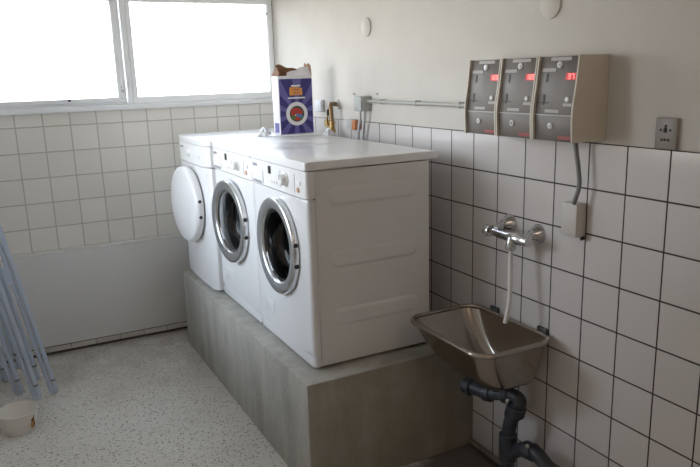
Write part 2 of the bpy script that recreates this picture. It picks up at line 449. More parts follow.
def machine_body(r, yc, xf, name='body'):
    mb = MB()
    b = bmesh.new()
    x0, x1, y0, y1, z0, z1 = xf, -.158, yc-.288, yc+.288, .480, 1.252
    v = [b.verts.new(p) for p in ((x0, y0, z0), (x1, y0, z0), (x1, y1, z0), (x0, y1, z0), (x0, y0, z1), (x1, y0, z1), (x1, y1, z1), (x0, y1, z1))]
    for f in ((0, 1, 2, 3), (0, 4, 5, 1), (1, 5, 6, 2), (2, 6, 7, 3)): b.faces.new([v[i] for i in f])
    mb.merge(b, M['enamel'])
    for zc in (1.150, .905, .668):                     # pressed ribs on the side sheets
        for sgn in (-1, 1):
            b = bmesh.new(); rows = []
            for ins, hgt in ((0, 0.), (.011, .0048), (.015, .0053), (.028, .0053)):
                pl = rrect(-.612+ins, -.212-ins, zc-.036+ins*.9, zc+.036-ins*.9, .0355-ins*.9)
                rows.append([b.verts.new((x, yc+sgn*(.288+hgt), z)) for x, z in pl])
            for A, B in zip(rows, rows[1:]):
                for k in range(len(A)): b.faces.new((A[k], A[(k+1) % len(A)], B[(k+1) % len(A)], B[k]))
            b.faces.new(rows[-1]); mb.merge(b, M['enamel'])
    return obj(name, mb, r)

def feet(r, yc):
    for x in (-.62, -.22):
        for y in (-.23, .23):
            obj('foot', MB().cyl((x, yc+y, PZ), (0, 0, 1), .022, .016, M['black'], 16), r)

def hinge_plugs(parent, yc, zc, R, x):
    for dz in (.040, -.045):
        a = math.asin(dz/R); n = Vector((-.25, -math.cos(a), math.sin(a)))
        obj('hinge_plug', MB().cyl(Vector((x, yc-R*math.cos(a), zc+dz))-n*.004, n, .0095, .0065, M['black'], 14), parent)

def make_washer(yc):
    r = root('washing_machine', (-.43, yc, PZ), '', 'washing machine', 'matching front loading washers on the plinth')
    zc, F = .918, -.700
    machine_body(r, yc, -.664); feet(r, yc)
    fp = MB(); ring_plate(fp, F, -.667, yc, zc, yc-.2925, yc+.2925, .524, 1.146, .155, M['enamel'])
    obj('front_panel', fp, r)
    kp = MB(); rounded_slab(kp, F+.003, -.667, yc, .2915, .480, .520, .016, M['enamel'])
    obj('kick_plate', kp, r)
    lid = MB(); rounded_slab(lid, -.704, -.118, yc, .2935, 1.256, 1.288, .010, M['lid'], .006)
    obj('lid', lid, r)
    cp = MB(); rounded_slab(cp, F-.002, -.667, yc, .2925, 1.150, 1.2525, .016, M['panel_w'])
    panel = obj('control_panel', cp, r); P = F-.002
    def small(n, mb, lab=None): return obj(n, mb, panel, label=lab)
    small('display', MB().box((P-.003, P+.002), (yc+.058, yc+.086), (1.208, 1.240), M['display'], .001))
    small('program_knob', MB().lathe([(.030, 0), (.030, .004), (.023, .005), (.021, .024), (.018, .027), (0, .027)], (P, yc-.099, 1.203), (-1, 0, 0), M['plastic_w'], 32)
          .box((P-.0285, P-.02), (yc-.101, yc-.097), (1.205, 1.224), M['grey_mark'], .0005))
    small('start_button', MB().cyl((P+.001, yc-.222, 1.178), (-1, 0, 0), .010, .006, M['orange_btn'], 18), 'small orange start button')
    small('door_button', MB().box((P-.004, P+.002), (yc-.245, yc-.205), (1.197, 1.215), M['plastic_w'], .002))
    for k in range(4):
        small('option_button', MB().cyl((P+.001, yc+.052-k*.027, 1.178), (-1, 0, 0), .007, .005, M['plastic_w'], 14))
    bp = MB()
    for k, w in enumerate((.016, .004, .010, .004, .009)):
        y = yc+.272-sum((.016, .004, .010, .004, .009)[:k])-k*.002
        bp.box((P-.0012, P+.001), (y-w, y), (1.224, 1.236), M['grey_mark'])
    small('maker_plate', bp)
    small('dispenser_drawer', MB().box((P-.004, P+.002), (yc+.150, yc+.280), (1.158, 1.214), M['panel_w'], .004))
    small('drawer_grip', MB().box((P-.0055, P+.002), (yc+.165, yc+.262), (1.155, 1.168), M['grey_mark'], .002))
    for yy in (-.19, -.045): small('marking_line', MB().box((P-.0008, P+.001), (yc+yy, yc+yy+.003), (1.165, 1.235), M['grey_mark']))
    obj('drain_flap', MB().box((F-.0025, F+.002), (yc+.105, yc+.205), (.585, .640), M['enamel'], .001), r)
    # drum and gasket
    obj('drum', MB().lathe([(.148, 0), (.19, .02), (.19, .34), (.15, .36), (0, .36)], (-.655, yc, zc), (1, 0, 0), M['drum'], 48), r)
    obj('gasket', MB().lathe([(.1545, 0), (.1545, .030), (.150, .040), (.136, .034), (.140, .012), (.150, 0)], (-.698, yc, zc), (1, 0, 0), M['gasket'], 48), r)
    # door, hinged on the near side
    hg = Vector((F, yc-.200, zc))
    ring = MB().lathe([(.150, .003), (.202, .003), (.203, .017), (.200, .025), (.194, .028), (.191, .028)], (F, yc, zc), (-1, 0, 0), M['ring_in'], 72)
    ring.lathe([(.191, .028), (.172, .027), (.158, .023)], (F, yc, zc), (-1, 0, 0), M['ring'], 72)
    ring.lathe([(.158, .023), (.155, .021), (.151, .014), (.150, .003)], (F, yc, zc), (-1, 0, 0), M['ring_in'], 72)
    door = obj('door', ring, r, origin=hg)
    obj('door_glass', MB().lathe([(.1515, .012), (.146, .013), (.139, .008), (.132, -.02), (.126, -.050), (.118, -.060), (.06, -.066), (0, -.067)], (F, yc, zc), (-1, 0, 0), M['bowl_glass'], 64), door)
    hinge_plugs(door, yc, zc, .203, F-.014)
    return r, door
YA = -1.7145
wa, da = make_washer(YA)
wa['label'] = 'white front loading washing machine nearest the steel sink, its ribbed side panel in view'
wb = copy_tree(wa); wb.location.y += PITCH
wb['label'] = 'white washing machine in the middle of the row, its chrome porthole door slightly ajar'
for o, a in ((wa, .4), (wb, 4.5)):
    for ch in o.children:
        if ch.name.startswith('door'): ch.rotation_euler.z = math.radians(a)

def make_dryer(yc):
    r = root('tumble_dryer', (-.43, yc, PZ), 'white tumble dryer at the far end of the plinth with a solid round white door', 'tumble dryer')
    machine_body(r, yc, -.69); feet(r, yc)
    def bow(h):                                        # gently bowed front, outline in x,y
        pts = [(-.688, yc-h), (-.688, yc+h)]
        n = 24
        for k in range(n+1):
            t = -1+2*k/n
            d = .034+.020*math.sqrt(max(0, 1-abs(t)**2.6))*.9
            pts.append((-.690-d*(1 if abs(t) < .999 else .7), yc-h*t))
        return pts
    obj('front_panel', MB().prism(bow(.292), .482, 1.142, M['enamel'], 'z', .004), r)
    lid = MB().prism(bow(.2925), 1.256, 1.286, M['lid'], 'z', .006)
    lid.box((-.6885, -.136), (yc-.2925, yc+.2925), (1.256, 1.286), M['lid'], .004)
    obj('lid', lid, r)
    cp = obj('control_panel', MB().prism(bow(.292), 1.147, 1.2535, M['panel_w'], 'z', .003), r)
    P = -.741
    obj('program_knob', MB().lathe([(.022, 0), (.021, .004), (.016, .005), (.015, .018), (0, .020)], (P, yc+.02, 1.203), (-1, 0, 0), M['lid'], 28), cp)
    mk = MB()
    for k in range(5): mk.box((P-.002, P+.004), (yc+.20-k*.011, yc+.208-k*.011), (1.222, 1.232), M['grey_mark'])
    obj('maker_plate', mk, cp)
    obj('start_button', MB().cyl((P+.003, yc-.16, 1.19), (-1, 0, 0), .009, .007, M['plastic_w'], 16), cp)
    zc, F = .922, -.742; hg = Vector((F, yc-.205, zc))
    d = MB().lathe([(0, .0), (.196, .0), (.208, .004), (.211, .014), (.210, .032), (.204, .042), (.192, .047), (.12, .051), (0, .053)], (F, yc, zc), (-1, 0, 0), M['enamel'], 72)
    door = obj('door', d, r, origin=hg)
    obj('door_grip', MB().box((F-.040, F-.010), (yc+.202, yc+.219), (zc-.05, zc+.05), M['enamel'], .006, 3), door)
    hinge_plugs(door, yc, zc, .210, F-.024)
    door.rotation_euler.z = math.radians(5.5)
    return r
make_dryer(-.5375)

# ------------------------------------------------------------------ detergent box and bag
def bag_mesh(cx, cy, rx, ry, h, seed, mat, n=40, m=12):
    rnd = random.Random(seed); ph = [(rnd.uniform(0, 6.28), rnd.randint(2, 9), rnd.uniform(.02, .11)) for _ in range(9)]
    b = bmesh.new(); rows = []
    for j in range(m+1):
        t = j/m; row = []
        for k in range(n):
            a = 2*PI*k/n
            w = 1+sum(A*math.sin(f*a+p+t*3) for p, f, A in ph)
            rr = (1-t)**.55*w
            z = h*(t**.8)*(1+.35*math.sin(5*a+seed)+.25*math.sin(9*a+2*t*6))*(.8+.2*math.cos(3*a))
            row.append(b.verts.new((cx+rx*rr*math.cos(a), cy+ry*rr*math.sin(a), 1.2882+max(0, z if j else 0))))
        rows.append(row)
    for A, B in zip(rows, rows[1:]):
        for k in range(n): b.faces.new((A[k], A[(k+1) % n], B[(k+1) % n], B[k]))
    b.faces.new(rows[0][::-1]); b.faces.new(rows[-1])
    return MB().merge(b, mat)
BZ = 1.2955
bag = MB()
bag.prism([(-.39, -.74), (-.40, -.82), (-.345, -.905), (-.24, -.925), (-.13, -.955), (-.085, -.965), (-.085, -.85), (-.12, -.70), (-.25, -.68), (-.36, -.69)], 1.2882, 1.2945, M['bag'], 'z', .002)
t1 = bag_mesh(-.395, -.775, .042, .055, .034, 3, M['bag']); t2 = bag_mesh(-.098, -.965, .034, .030, .026, 5, M['bag'])
for t in (t1, t2):
    me = bpy.data.meshes.new('t'); t.bm.to_mesh(me); t.bm.free(); bag.bm.from_mesh(me); bpy.data.meshes.remove(me)
solo('plastic_bag', bag, 'crumpled white plastic bag spread under the detergent carton', 'bag', origin=(-.25, -.82, 1.288), angle=60)

bx = root('detergent_box', (-.24, -.80, BZ), 'tall navy and white detergent carton with torn open brown top on the machines', 'detergent box')
X0, X1, YB0, YB1, ZB1 = -.340, -.146, -.880, -.790, 1.600
obj('carton', MB().box((X0, X1), (YB0, YB1), (BZ, ZB1), M['card_w'], .002), bx)
f = YB0-.0008
FX0, FX1, FZ0, FZ1 = X0+.004, X1-.001, BZ+.002, ZB1-.016
pf = MB().box((FX0, FX1), (f, YB0+.001), (FZ0, FZ1), M['navy'])
cx, cz = X0+.099, 1.402
# radiating violet wedges behind the picture
for k in range(10):
    a0 = 2*PI*(k+.22)/10; a1 = a0+2*PI*.45/10
    poly = []
    def clip(a):
        c, s = math.cos(a), math.sin(a)
        q = min([((FX1-cx)/c) if c > 1e-6 else 9, ((FX0-cx)/c) if c < -1e-6 else 9, ((FZ1-cz)/s) if s > 1e-6 else 9, ((FZ0-cz)/s) if s < -1e-6 else 9])
        return (cx+q*c, cz+q*s)
    p0, p1 = clip(a0), clip(a1)
    poly = [(cx, cz), p0, p1]
    if abs(p0[0]-p1[0]) > 1e-4 and abs(p0[1]-p1[1]) > 1e-4:
        poly = [(cx, cz), p0, (FX1 if max(p0[0], p1[0]) > cx and max(p0[0], p1[0]) >= FX1-1e-4 else FX0, FZ1 if max(p0[1], p1[1]) >= FZ1-1e-4 else FZ0), p1]
    pf.prism(poly, f-.0006, f+.0002, M['violet'], 'y')
print_ = obj('front_print', pf, bx, label='navy and violet front print with a round picture')
def disc(mb, x, z, r_, lift, mat, sx=1, sz=1, n=28):
    mb.prism([(x+sx*r_*math.cos(2*PI*k/n), z+sz*r_*math.sin(2*PI*k/n)) for k in range(n)], f-lift, f+.0002, mat, 'y')
pic = MB(); disc(pic, cx, cz, .062, .0012, M['card_w']); disc(pic, cx, cz, .042, .0016, M['darkgreen'])
for dx, dz, rr, mt, sx, sz in ((-.006, .014, .022, 'red', 1.3, .8), (.018, .008, .016, 'red', 1, .8), (-.022, .004, .014, 'red', 1, 1), (0, -.024, .015, 'red', 1.2, .8),
        (-.020, -.016, .012, 'green', 1, 1), (.010, -.008, .014, 'blue', 1.2, .8), (.022, -.014, .010, 'blue', 1, 1), (-.004, -.006, .008, 'card_w', 1.2, .6), (.026, -.026, .007, 'green', 1, 1)):
    disc(pic, cx+dx, cz+dz, rr, .0019+.0001*abs(dx)*100, M[mt], sx, sz)
obj('round_picture', pic, print_)
ttl = MB()
for k, w in enumerate((.019, .017, .017, .017)):
    x = cx-.037+k*.0188
    pl = rrect(x, x+w*.93, 1.498, 1.540+.004*math.sin(k*1.4), .004)
    ttl.prism(pl, f-.0016, f+.0002, M['orange'], 'y')
    if k in (1, 2): ttl.prism(rrect(x+.006, x+.011, 1.506, 1.514, .001), f-.0022, f, M['red'], 'y'); ttl.prism(rrect(x+.006, x+.011, 1.523, 1.531, .001), f-.0022, f, M['red'], 'y')
obj('title_print', ttl, print_)
for a in ((cx-.027, cx+.026, 1.544, 1.552), (cx-.048, cx+.050, 1.481, 1.489)):
    obj('white_line', MB().prism(rrect(*a, .001), f-.0016, f+.0002, M['card_w'], 'y'), print_)
sp = MB().box((X0-.0008, X0+.001), (YB0+.012, YB1-.02), (BZ+.01, BZ+.06), M['violet']).box((X0-.0008, X0+.001), (YB0+.02, YB1-.03), (BZ+.10, BZ+.20), M['plastic_w'])
obj('side_print', sp, bx)
def flap(p, q, d1, d2, mat_in):
    p, q, d1, d2 = Vector(p), Vector(q), Vector(d1), Vector(d2)
    n = (q-p).cross(d1).normalized()*.0012; mb = MB(); N = 9; vs = []; 
    for s_ in (-1, 1):
        for i in range(N+1):
            t = i/N; jag = 1+.09*math.sin(i*1.3)+.05*math.sin(i*3.1)
            base = p.lerp(q, t); top = base+d1.lerp(d2, t)*jag
            vs += [base+n*s_, top+n*s_]
    k = 2*(N+1); fs = []
    for i in range(N):
        a = 2*i; fs += [(a, a+1, a+3, a+2), (k+a, k+a+2, k+a+3, k+a+1), (a+1, k+a+1, k+a+3, a+3), (a, a+2, k+a+2, k+a)]
    fs += [(0, k, k+1, 1), (2*N, 2*N+1, k+2*N+1, k+2*N)]
    return mb.quads(vs, fs, mat_in)
zt = ZB1
for a in (((X0, YB1, zt), (X1, YB1, zt), (.035, .012, .060), (-.010, .010, .026), M['card']),
          ((X0, YB0, zt), (X0, YB1, zt), (.010, 0, .012), (.030, .0, .050), M['card']),
          ((X1, YB1, zt), (X1, YB0, zt), (-.002, 0, .060), (-.006, .0, .058), M['card']),
          ((X0+.05, YB0+.003, zt), (X1-.002, YB0+.003, zt), (.022, .045, .016), (-.004, .030, .050), M['card_w'])):
    obj('torn_flap', flap(*a), bx)
obj('inside_card', MB().box((X0+.004, X1-.004), (YB0+.004, YB1-.004), (zt-.001, zt+.0015), M['card']), bx)

# ------------------------------------------------------------------ coin meters on the right wall
MZ0, MZ1, MS = 1.372, 1.634, 1.452
XT, XS, XB = -.121, -.142, -.139
def side_profile(inset=0.):
    # rounded fin profile in x,z
    i = inset
    return [(.0039, MZ0+i), (XB+i, MZ0+i), (XS+i, MS-.01), (XS+i+.0015, MS+.03), (XT+i-.009, MZ1-.09), (XT+i, MZ1-i), (.0039, MZ1-i)]
SEG = {'0': 'abcdef', '1': 'bc', '3': 'abgcd', '7': 'abc', '8': 'abcdefg', '5': 'afgcd'}
def digits(mb, txt, mtx, u0, v0, w, h, gap, mat, t=.0022):
    for i, ch in enumerate(txt):
        x = u0+i*(w+gap)
        R = {'a': (x, x+w, v0+h-t, v0+h), 'd': (x, x+w, v0, v0+t), 'g': (x, x+w, v0+h/2-t/2, v0+h/2+t/2), 'f': (x, x+t, v0+h/2, v0+h), 'e': (x, x+t, v0, v0+h/2),
             'b': (x+w-t, x+w, v0+h/2, v0+h), 'c': (x+w-t, x+w, v0, v0+h/2)}
        for s in SEG[ch]:
            a = R[s]; mb.box((a[0], a[1]), (a[2], a[3]), (.0012, .0022), mat, mtx=mtx)
def plane_mtx(xb, zb, xt, zt, yleft):
    # u runs to the viewer's right (-y), v up the slope, w out of the wall
    v = Vector((xt-xb, 0, zt-zb)).normalized(); u = Vector((0, -1, 0)); w = u.cross(v)
    m = Matrix((u, v, w)).transposed().to_4x4(); m.translation = Vector((xb, yleft, zb)); return m, (Vector((xt, 0, zt))-Vector((xb, 0, zb))).length
def make_meter(yl, txt, label):
    W = .1765; r = root('coin_meter', (0, yl-W/2, MZ0), label, 'coin meter', 'row of coin meters on the wall')
    for y in (yl, yl-W+.006):
        obj('side_panel', MB().prism(side_profile(), y-.006, y, M['meter_box'], 'y', .0015), r)
    obj('housing', MB().prism(side_profile(.013), yl-W+.007, yl-.007, M['meter_box'], 'y').box((XT+.012, -.001), (yl-W+.007, yl-.007), (MZ1-.011, MZ1-.001), M['meter_box'], .001)
        .box((XB+.014, -.001), (yl-W+.007, yl-.007), (MZ0+.001, MZ0+.012), M['meter_box'], .001), r)
    ofs = .009
    mU, hU = plane_mtx(XS+ofs, MS+.003, XT+ofs, MZ1-.002, yl-.0075)
    mL, hL = plane_mtx(XB+ofs, MZ0+.0005, XS+ofs, MS, yl-.0075); w = W-.015
    up = obj('upper_panel', MB().box((0, w), (0, hU), (-.003, 0), M['meter_panel'], .0006, mtx=mU), r)
    lo = obj('lower_panel', MB().box((0, w), (0, hL), (-.003, 0), M['meter_panel'], .0006, mtx=mL), r)
    obj('joint_strip', MB().box((0, w), (-.003, -.0005), (-.003, .0012), M['line'], mtx=mU), r)
    U = lambda a: a*w; V = lambda a: (1-a)*hU
    def plate(n, u0, u1, v0, v1, mtx=mU, par=up, HH=hU):
        mb = MB().box((u0*w, u1*w), ((1-v1)*HH, (1-v0)*HH), (0, .0009), M['meter_label'], .0003, 1, mtx=mtx)
        return obj(n, mb, par)
    plate('label_plate', .26, .80, .015, .075); plate('label_plate', .06, .42, .20, .26); plate('label_plate', .25, .62, .915, .97); plate('label_plate', .72, .93, .80, .85)
    def lock(mtx, u, v, par):
        m = MB().lathe([(.0105, 0), (.0105, .003), (.009, .0045), (0, .0045)], (u, v, 0), (0, 0, 1), M['white_disc'], 24, mtx=mtx)
        m.cyl((u, v, .004), (0, 0, 1), .0042, .0025, M['chrome'], 16, mtx=mtx); m.box((u-.003, u+.003), (v-.0006, v+.0006), (.0055, .0068), M['black'], mtx=mtx)
        obj('lock', m, par)
    lock(mU, U(.52), V(.145), up); lock(mL, U(.42), hL*.60, lo)
    obj('coin_slot', MB().box((U(.195), U(.235)), (V(.44), V(.285)), (-.001, .0012), M['black'], mtx=mU), up)
    obj('coin_return', MB().box((U(.16), U(.215)), (V(.835), V(.655)), (-.001, .0012), M['black'], mtx=mU).box((U(.05), U(.33)), (V(.805), V(.79)), (-.001, .0016), M['black'], mtx=mU), up)
    dsp = obj('display', MB().box((U(.70), U(.985)), (V(.405), V(.285)), (0, .0012), M['led_back'], mtx=mU), up)
    n = len(txt); dw = .0085 if n == 3 else .0105; gap = .0042; tot = n*dw+(n-1)*gap
    dg = MB(); digits(dg, txt, mU, U(.845)-tot/2, V(.39), dw, hU*.09, gap, M['led'])
    obj('digits', dg, dsp, label='glowing red digits')
    obj('push_button', MB().lathe([(.0085, 0), (.0085, .004), (.006, .006), (0, .006)], (U(.82), V(.735), 0), (0, 0, 1), M['white_disc'], 20, mtx=mU), up)
    rp = MB()
    for k, (a, b) in enumerate(((.62, .67), (.68, .73), (.74, .78), (.79, .84), (.85, .90), (.91, .95))): rp.box((U(a), U(b)), (hL*.09, hL*.22), (0, .0008), M['red_print'], mtx=mL)
    obj('red_marking', rp, lo)
    return r
make_meter(-2.213, '100', 'left grey coin meter of the three, at the end of the conduit')
make_meter(-2.3925, '100', 'middle grey coin meter fixed between the two others')
make_meter(-2.572, '37', 'right grey coin meter showing 37 in red with a plain beige side')

# cable from the meters to a small box, wall socket, wall discs, screws
solo('meter_cable', MB().tube(spline([(-.045, -2.672, 1.371), (-.044, -2.676, 1.335), (-.042, -2.688, 1.27), (-.042, -2.692, 1.22), (-.046, -2.676, 1.163)]), .0075, M['cable'], 12),
     'thick dark grey cable running down from the right coin meter', 'cable')
cb = root('cable_box', (0, -2.655, 1.05), 'small plain beige box on the tiles below the coin meters', 'cable box')
obj('cover', MB().box((-.045, .0003), (-2.690, -2.622), (1.052, 1.163), M['beige_box'], .004), cb)
obj('end_plug', MB().cyl((-.014, -2.688, 1.050), (0, -.5, -.8), .008, .010, M['black'], 14), cb)
sk = root('wall_socket', (0, -2.972, 1.406), 'square grey metal socket plate right of the coin meters above the tiles', 'socket')
obj('plate', MB().box((-.009, .0038), (-3.008, -2.938), (1.362, 1.451), M['socket'], .003), sk)
st = MB().box((-.014, -.0085), (-2.977, -2.969), (1.410, 1.424), M['black'], .001)
st.cyl((-.0085, -2.973, 1.428), (-1, 0, 0), .004, .003, M['black'], 12)
st.cyl((-.0085, -2.957, 1.417), (-1, 0, 0), .0035, .002, M['black'], 12).cyl((-.0085, -2.988, 1.417), (-1, 0, 0), .0035, .002, M['black'], 12)
for k in range(3): st.cyl((-.0085, -2.961-.011*k, 1.389), (-1, 0, 0), .0042, .0015, M['black'], 12)
obj('socket_holes', st, sk)
def wall_disc(y, z, label):
    solo('blanking_plate', MB().lathe([(.046, 0), (.046, .006), (.040, .009), (0, .010)], (.004, y, z), (-1, 0, 0), M['plaster'], 40), label, 'blanking plate', 'round painted wall plates', origin=(.004, y, z))
wall_disc(-1.227, 1.822, 'round painted blanking plate high on the wall above the junction box')
wall_disc(-2.490, 1.803, 'round painted blanking plate high above the right coin meter')
solo('wall_screw', MB().cyl((.005, -1.076, 1.498), (-1, 0, 0), .006, .006, M['grey_box'], 12), 'tiny screw in the wall left of the junction box top', 'screw', 'screws around the junction box')
solo('wall_screw', MB().cyl((.005, -1.317, 1.500), (-1, 0, 0), .006, .006, M['grey_box'], 12), 'tiny screw in the wall above the conduit end', 'screw', 'screws around the junction box')

# junction box, conduit, cables, other fittings behind the machines
jb = root('junction_box', (0, -1.225, 1.45), 'small grey junction box on the wall where the conduit starts', 'junction box')
obj('case', MB().box((-.052, .0035), (-1.262, -1.182), (1.416, 1.490), M['grey_box'], .004), jb)
obj('cover', MB().box((-.058, -.0525), (-1.260, -1.184), (1.418, 1.488), M['grey_box'], .002), jb)
cd = root('conduit', (0, -1.74, 1.462), 'thin grey conduit along the wall from junction box to coin meters', 'conduit')
obj('pipe', MB().tube([(-.018, -1.2635, 1.466), (-.018, -1.5, 1.464), (-.018, -1.8, 1.464), (-.018, -2.2165, 1.463)], .0085, M['conduit'], 14), cd)
for y in (-1.40, -1.70, -2.02):
    obj('clip', MB().box((-.028, .0038), (y-.007, y+.007), (1.4525, 1.4765), M['conduit'], .003), cd)
for i, (y0, y1, lab) in enumerate(((-1.20, -1.165, 'pale cable dropping from the junction box on the window side'), (-1.243, -1.215, 'pale cable dropping from the junction box on the sink side'))):
    solo('drop_cable', MB().tube(spline([(-.03, y0, 1.4185), (-.03, y0+.006, 1.37), (-.026, y1, 1.29), (-.012, y1+.012, 1.15), (-.0066, y1+.012, .95)]), .007, M['cable_l'], 10), lab, 'cable', 'cables below the junction box')
gb = root('switch_box', (0, -.73, 1.425), 'pale grey box on the wall beside the detergent carton', 'switch box')
obj('case', MB().box((-.014, .0035), (-.716, -.622), (1.394, 1.462), M['pale_box'], .005), gb)
obj('cover', MB().box((-.0185, -.0145), (-.712, -.626), (1.398, 1.458), M['pale_box'], .002), gb)
sw = root('isolator_switch', (0, -1.085, 1.342), 'small grey switch with orange half beside the brass tap', 'switch')
obj('base', MB().box((-.032, -.0005), (-1.118, -1.045), (1.316, 1.370), M['grey_box'], .003), sw)
obj('rocker', MB().box((-.040, -.0005), (-1.158, -1.1185), (1.318, 1.368), M['orange_sw'], .004), sw, label='orange brown rocker')
tp = root('brass_tap', (0, -.886, 1.44), 'old brass water tap on the wall behind the machine tops', 'tap')
obj('flange', MB().lathe([(.028, 0), (.026, .006), (.014, .010), (0, .010)], (.0035, -.885, 1.442), (-1, 0, 0), M['plaster'], 28), tp)
obj('pipe', MB().tube(spline([(-.004, -.886, 1.442), (-.03, -.888, 1.444), (-.055, -.912, 1.442), (-.062, -.927, 1.425), (-.062, -.930, 1.39), (-.060, -.932, 1.345)], 6), .0125, M['old_brass'], 14), tp)
obj('valve_body', MB().lathe([(.012, 0), (.018, .004), (.018, .028), (.014, .032), (.014, .05), (.017, .052), (.017, .064), (0, .066)], (-.060, -.932, 1.290), (0, 0, 1), M['brass'], 20), tp)
obj('branch', MB().tube([(-.060, -.932, 1.320), (-.062, -.895, 1.325), (-.062, -.876, 1.342)], .010, M['brass'], 12).cyl((-.062, -.876, 1.325), (0, 0, 1), .014, .034, M['brass'], 16), tp)
obj('lever', MB().tube([(-.062, -.876, 1.358), (-.062, -.886, 1.385)], .005, M['brass'], 10).box((-.070, -.056), (-.902, -.886), (1.385, 1.418), M['black'], .004), tp, label='black lever handle')

# ------------------------------------------------------------------ sink, tap, hose and drain
sn = root('steel_sink', (-.19, -2.36, .43), 'brown tinged stainless steel trough sink on the tiled wall', 'sink')
SX0, SX1, SY0, SY1, SZ = -.356, -.014, -2.604, -2.116, .655
def loop(x0, x1, y0, y1, r_, z, n=7):
    return [(x, y, z) for x, y in rrect(x0, x1, y0, y1, r_, n)]
def loft(loops, mat, cap_last=True):
    b = bmesh.new(); rows = [[b.verts.new(p) for p in l] for l in loops]; n = len(rows[0])
    for A, B in zip(rows, rows[1:]):
        for k in range(n): b.faces.new((A[k], A[(k+1) % n], B[(k+1) % n], B[k]))
    if cap_last: b.faces.new(rows[-1])
    return b
def lerp(a, b, t): return a+(b-a)*t
basin = []
bx0, bx1, by0, by1, bz = -.220, -.055, -2.535, -2.320, .480
prof = [(0, 0), (.08, .14), (.20, .34), (.36, .56), (.53, .75), (.70, .885), (.84, .955), (1., .99), (1.15, 1.0)]
outer, inner = [], []
for t, d in prof:
    z = SZ-.004-(SZ-.004-bz)*d; tt = t*.92 if t < 1 else t
    c = loop(lerp(SX0+.012, bx0, tt), lerp(SX1-.012, bx1, tt), lerp(SY0+.012, by0, tt), lerp(SY1-.012, by1, tt), lerp(.062, .060, min(t, 1)), z)
    outer.append(c)
    i = loop(lerp(SX0+.012, bx0, tt)+.002, lerp(SX1-.012, bx1, tt)-.002, lerp(SY0+.012, by0, tt)+.002, lerp(SY1-.012, by1, tt)-.002, lerp(.060, .058, min(t, 1)), z+.003)
    inner.append(i)
mb = MB(); mb.merge(loft(outer, M['steel']), M['steel'])
b2 = loft(inner, M['steel']); mb.merge(b2, M['steel'])
obj('basin', mb, sn, angle=50)
rim = MB(); path = [Vector(p) for p in loop(SX0+.008, SX1-.008, SY0+.008, SY1-.008, .068, SZ, 10)]
rim.tube(path, .0095, M['steel'], 12, closed=True)
obj('rim', rim, sn)
for y in (-2.245, -2.515):
    obj('wall_bracket', MB().box((SX1+.0005, .0002), (y-.024, y+.024), (SZ-.012, SZ+.022), M['bracket'], .004), sn, label='dark wall bracket')
obj('drain_grate', MB().lathe([(.030, 0), (.030, .002), (.022, .004), (0, .002)], (-.140, -2.405, bz+.004), (0, 0, 1), M['chrome'], 28), sn)

mx = root('mixer_tap', (0, -2.395, 1.02), 'chrome wall mounted mixer tap above the sink', 'tap')
for y, z in ((-2.318, 1.030), (-2.472, 1.018)):
    obj('wall_rosette', MB().lathe([(.036, 0), (.036, .004), (.030, .016), (.021, .034), (.018, .038), (0, .038)], (0, y, z), (-1, 0, 0), M['chrome'], 32), mx)
    obj('connector', MB().tube([(-.034, y, z), (-.052, y-.003, z-.004), (-.078, y-.010, z-.010)], .0145, M['chrome'], 16), mx)
obj('mixer_body', MB().lathe([(0, 0), (.014, 0), (.016, .004), (.016, .03), (.019, .034), (.019, .09), (.022, .095), (.022, .15), (.019, .155), (.017, .19), (0, .192)], (-.080, -2.318, 1.008), (0, -1, -.02), M['chrome'], 28), mx)
for y, d in ((-2.319, 1),):
    k = MB().lathe([(.009, 0), (.009, .014), (.021, .016), (.023, .022), (.021, .042), (.017, .047), (0, .048)], (-.080, y, 1.007), (0, d, 0), M['chrome'], 24)
    for j in range(4):
        a = PI/4+j*PI/2; n = Vector((math.cos(a), 0, math.sin(a)))
        k.cyl(Vector((-.080, y+d*.030, 1.007))+n*.018, n, .006, .008, M['chrome'], 10)
    obj('handle', k, mx)
obj('spout', MB().tube(spline([(-.084, -2.428, 1.008), (-.088, -2.429, 1.000), (-.091, -2.430, .988), (-.092, -2.430, .975)], 5), .0175, M['chrome'], 16)
    .cyl((-.092, -2.430, .980), (0, 0, -1), .0195, .018, M['chrome'], 20), mx)
solo('rubber_hose', MB().tube(spline([(-.092, -2.430, .963), (-.094, -2.432, .90), (-.100, -2.440, .83), (-.108, -2.446, .76), (-.120, -2.441, .692)]), .0082, M['hose'], 12),
     'short thin white hose hanging from the mixer spout into the sink', 'hose')

dr = root('drain_pipe', (-.10, -2.45, 0), 'dark plastic drain piping with trap under the steel sink', 'drain pipe')
obj('outlet', MB().lathe([(.036, 0), (.036, .014), (.027, .018), (.027, .055), (0, .055)], (-.140, -2.405, bz-.001), (0, 0, -1), M['pvc'], 24), dr)
obj('upper_arm', MB().tube(spline([(-.158, -2.262, .382), (-.150, -2.310, .384), (-.140, -2.374, .390), (-.125, -2.417, .402), (-.105, -2.465, .412), (-.098, -2.500, .408), (-.098, -2.503, .388), (-.102, -2.487, .36)], 5), .026, M['pvc'], 18), dr)
obj('end_cap', MB().cyl((-.160, -2.258, .381), (.12, -1, 0), .032, .040, M['pvc'], 20), dr)
obj('coupling', MB().cyl((-.143, -2.360, .388), Vector((.02, -.07, .007)), .033, .034, M['pvc'], 22), dr)
obj('coupling', MB().cyl((-.118, -2.432, .405), Vector((.03, -.06, .008)), .033, .030, M['pvc'], 22), dr)
obj('coupling', MB().cyl((-.100, -2.495, .378), Vector((-.03, .10, -.5)), .036, .040, M['pvc'], 22), dr)
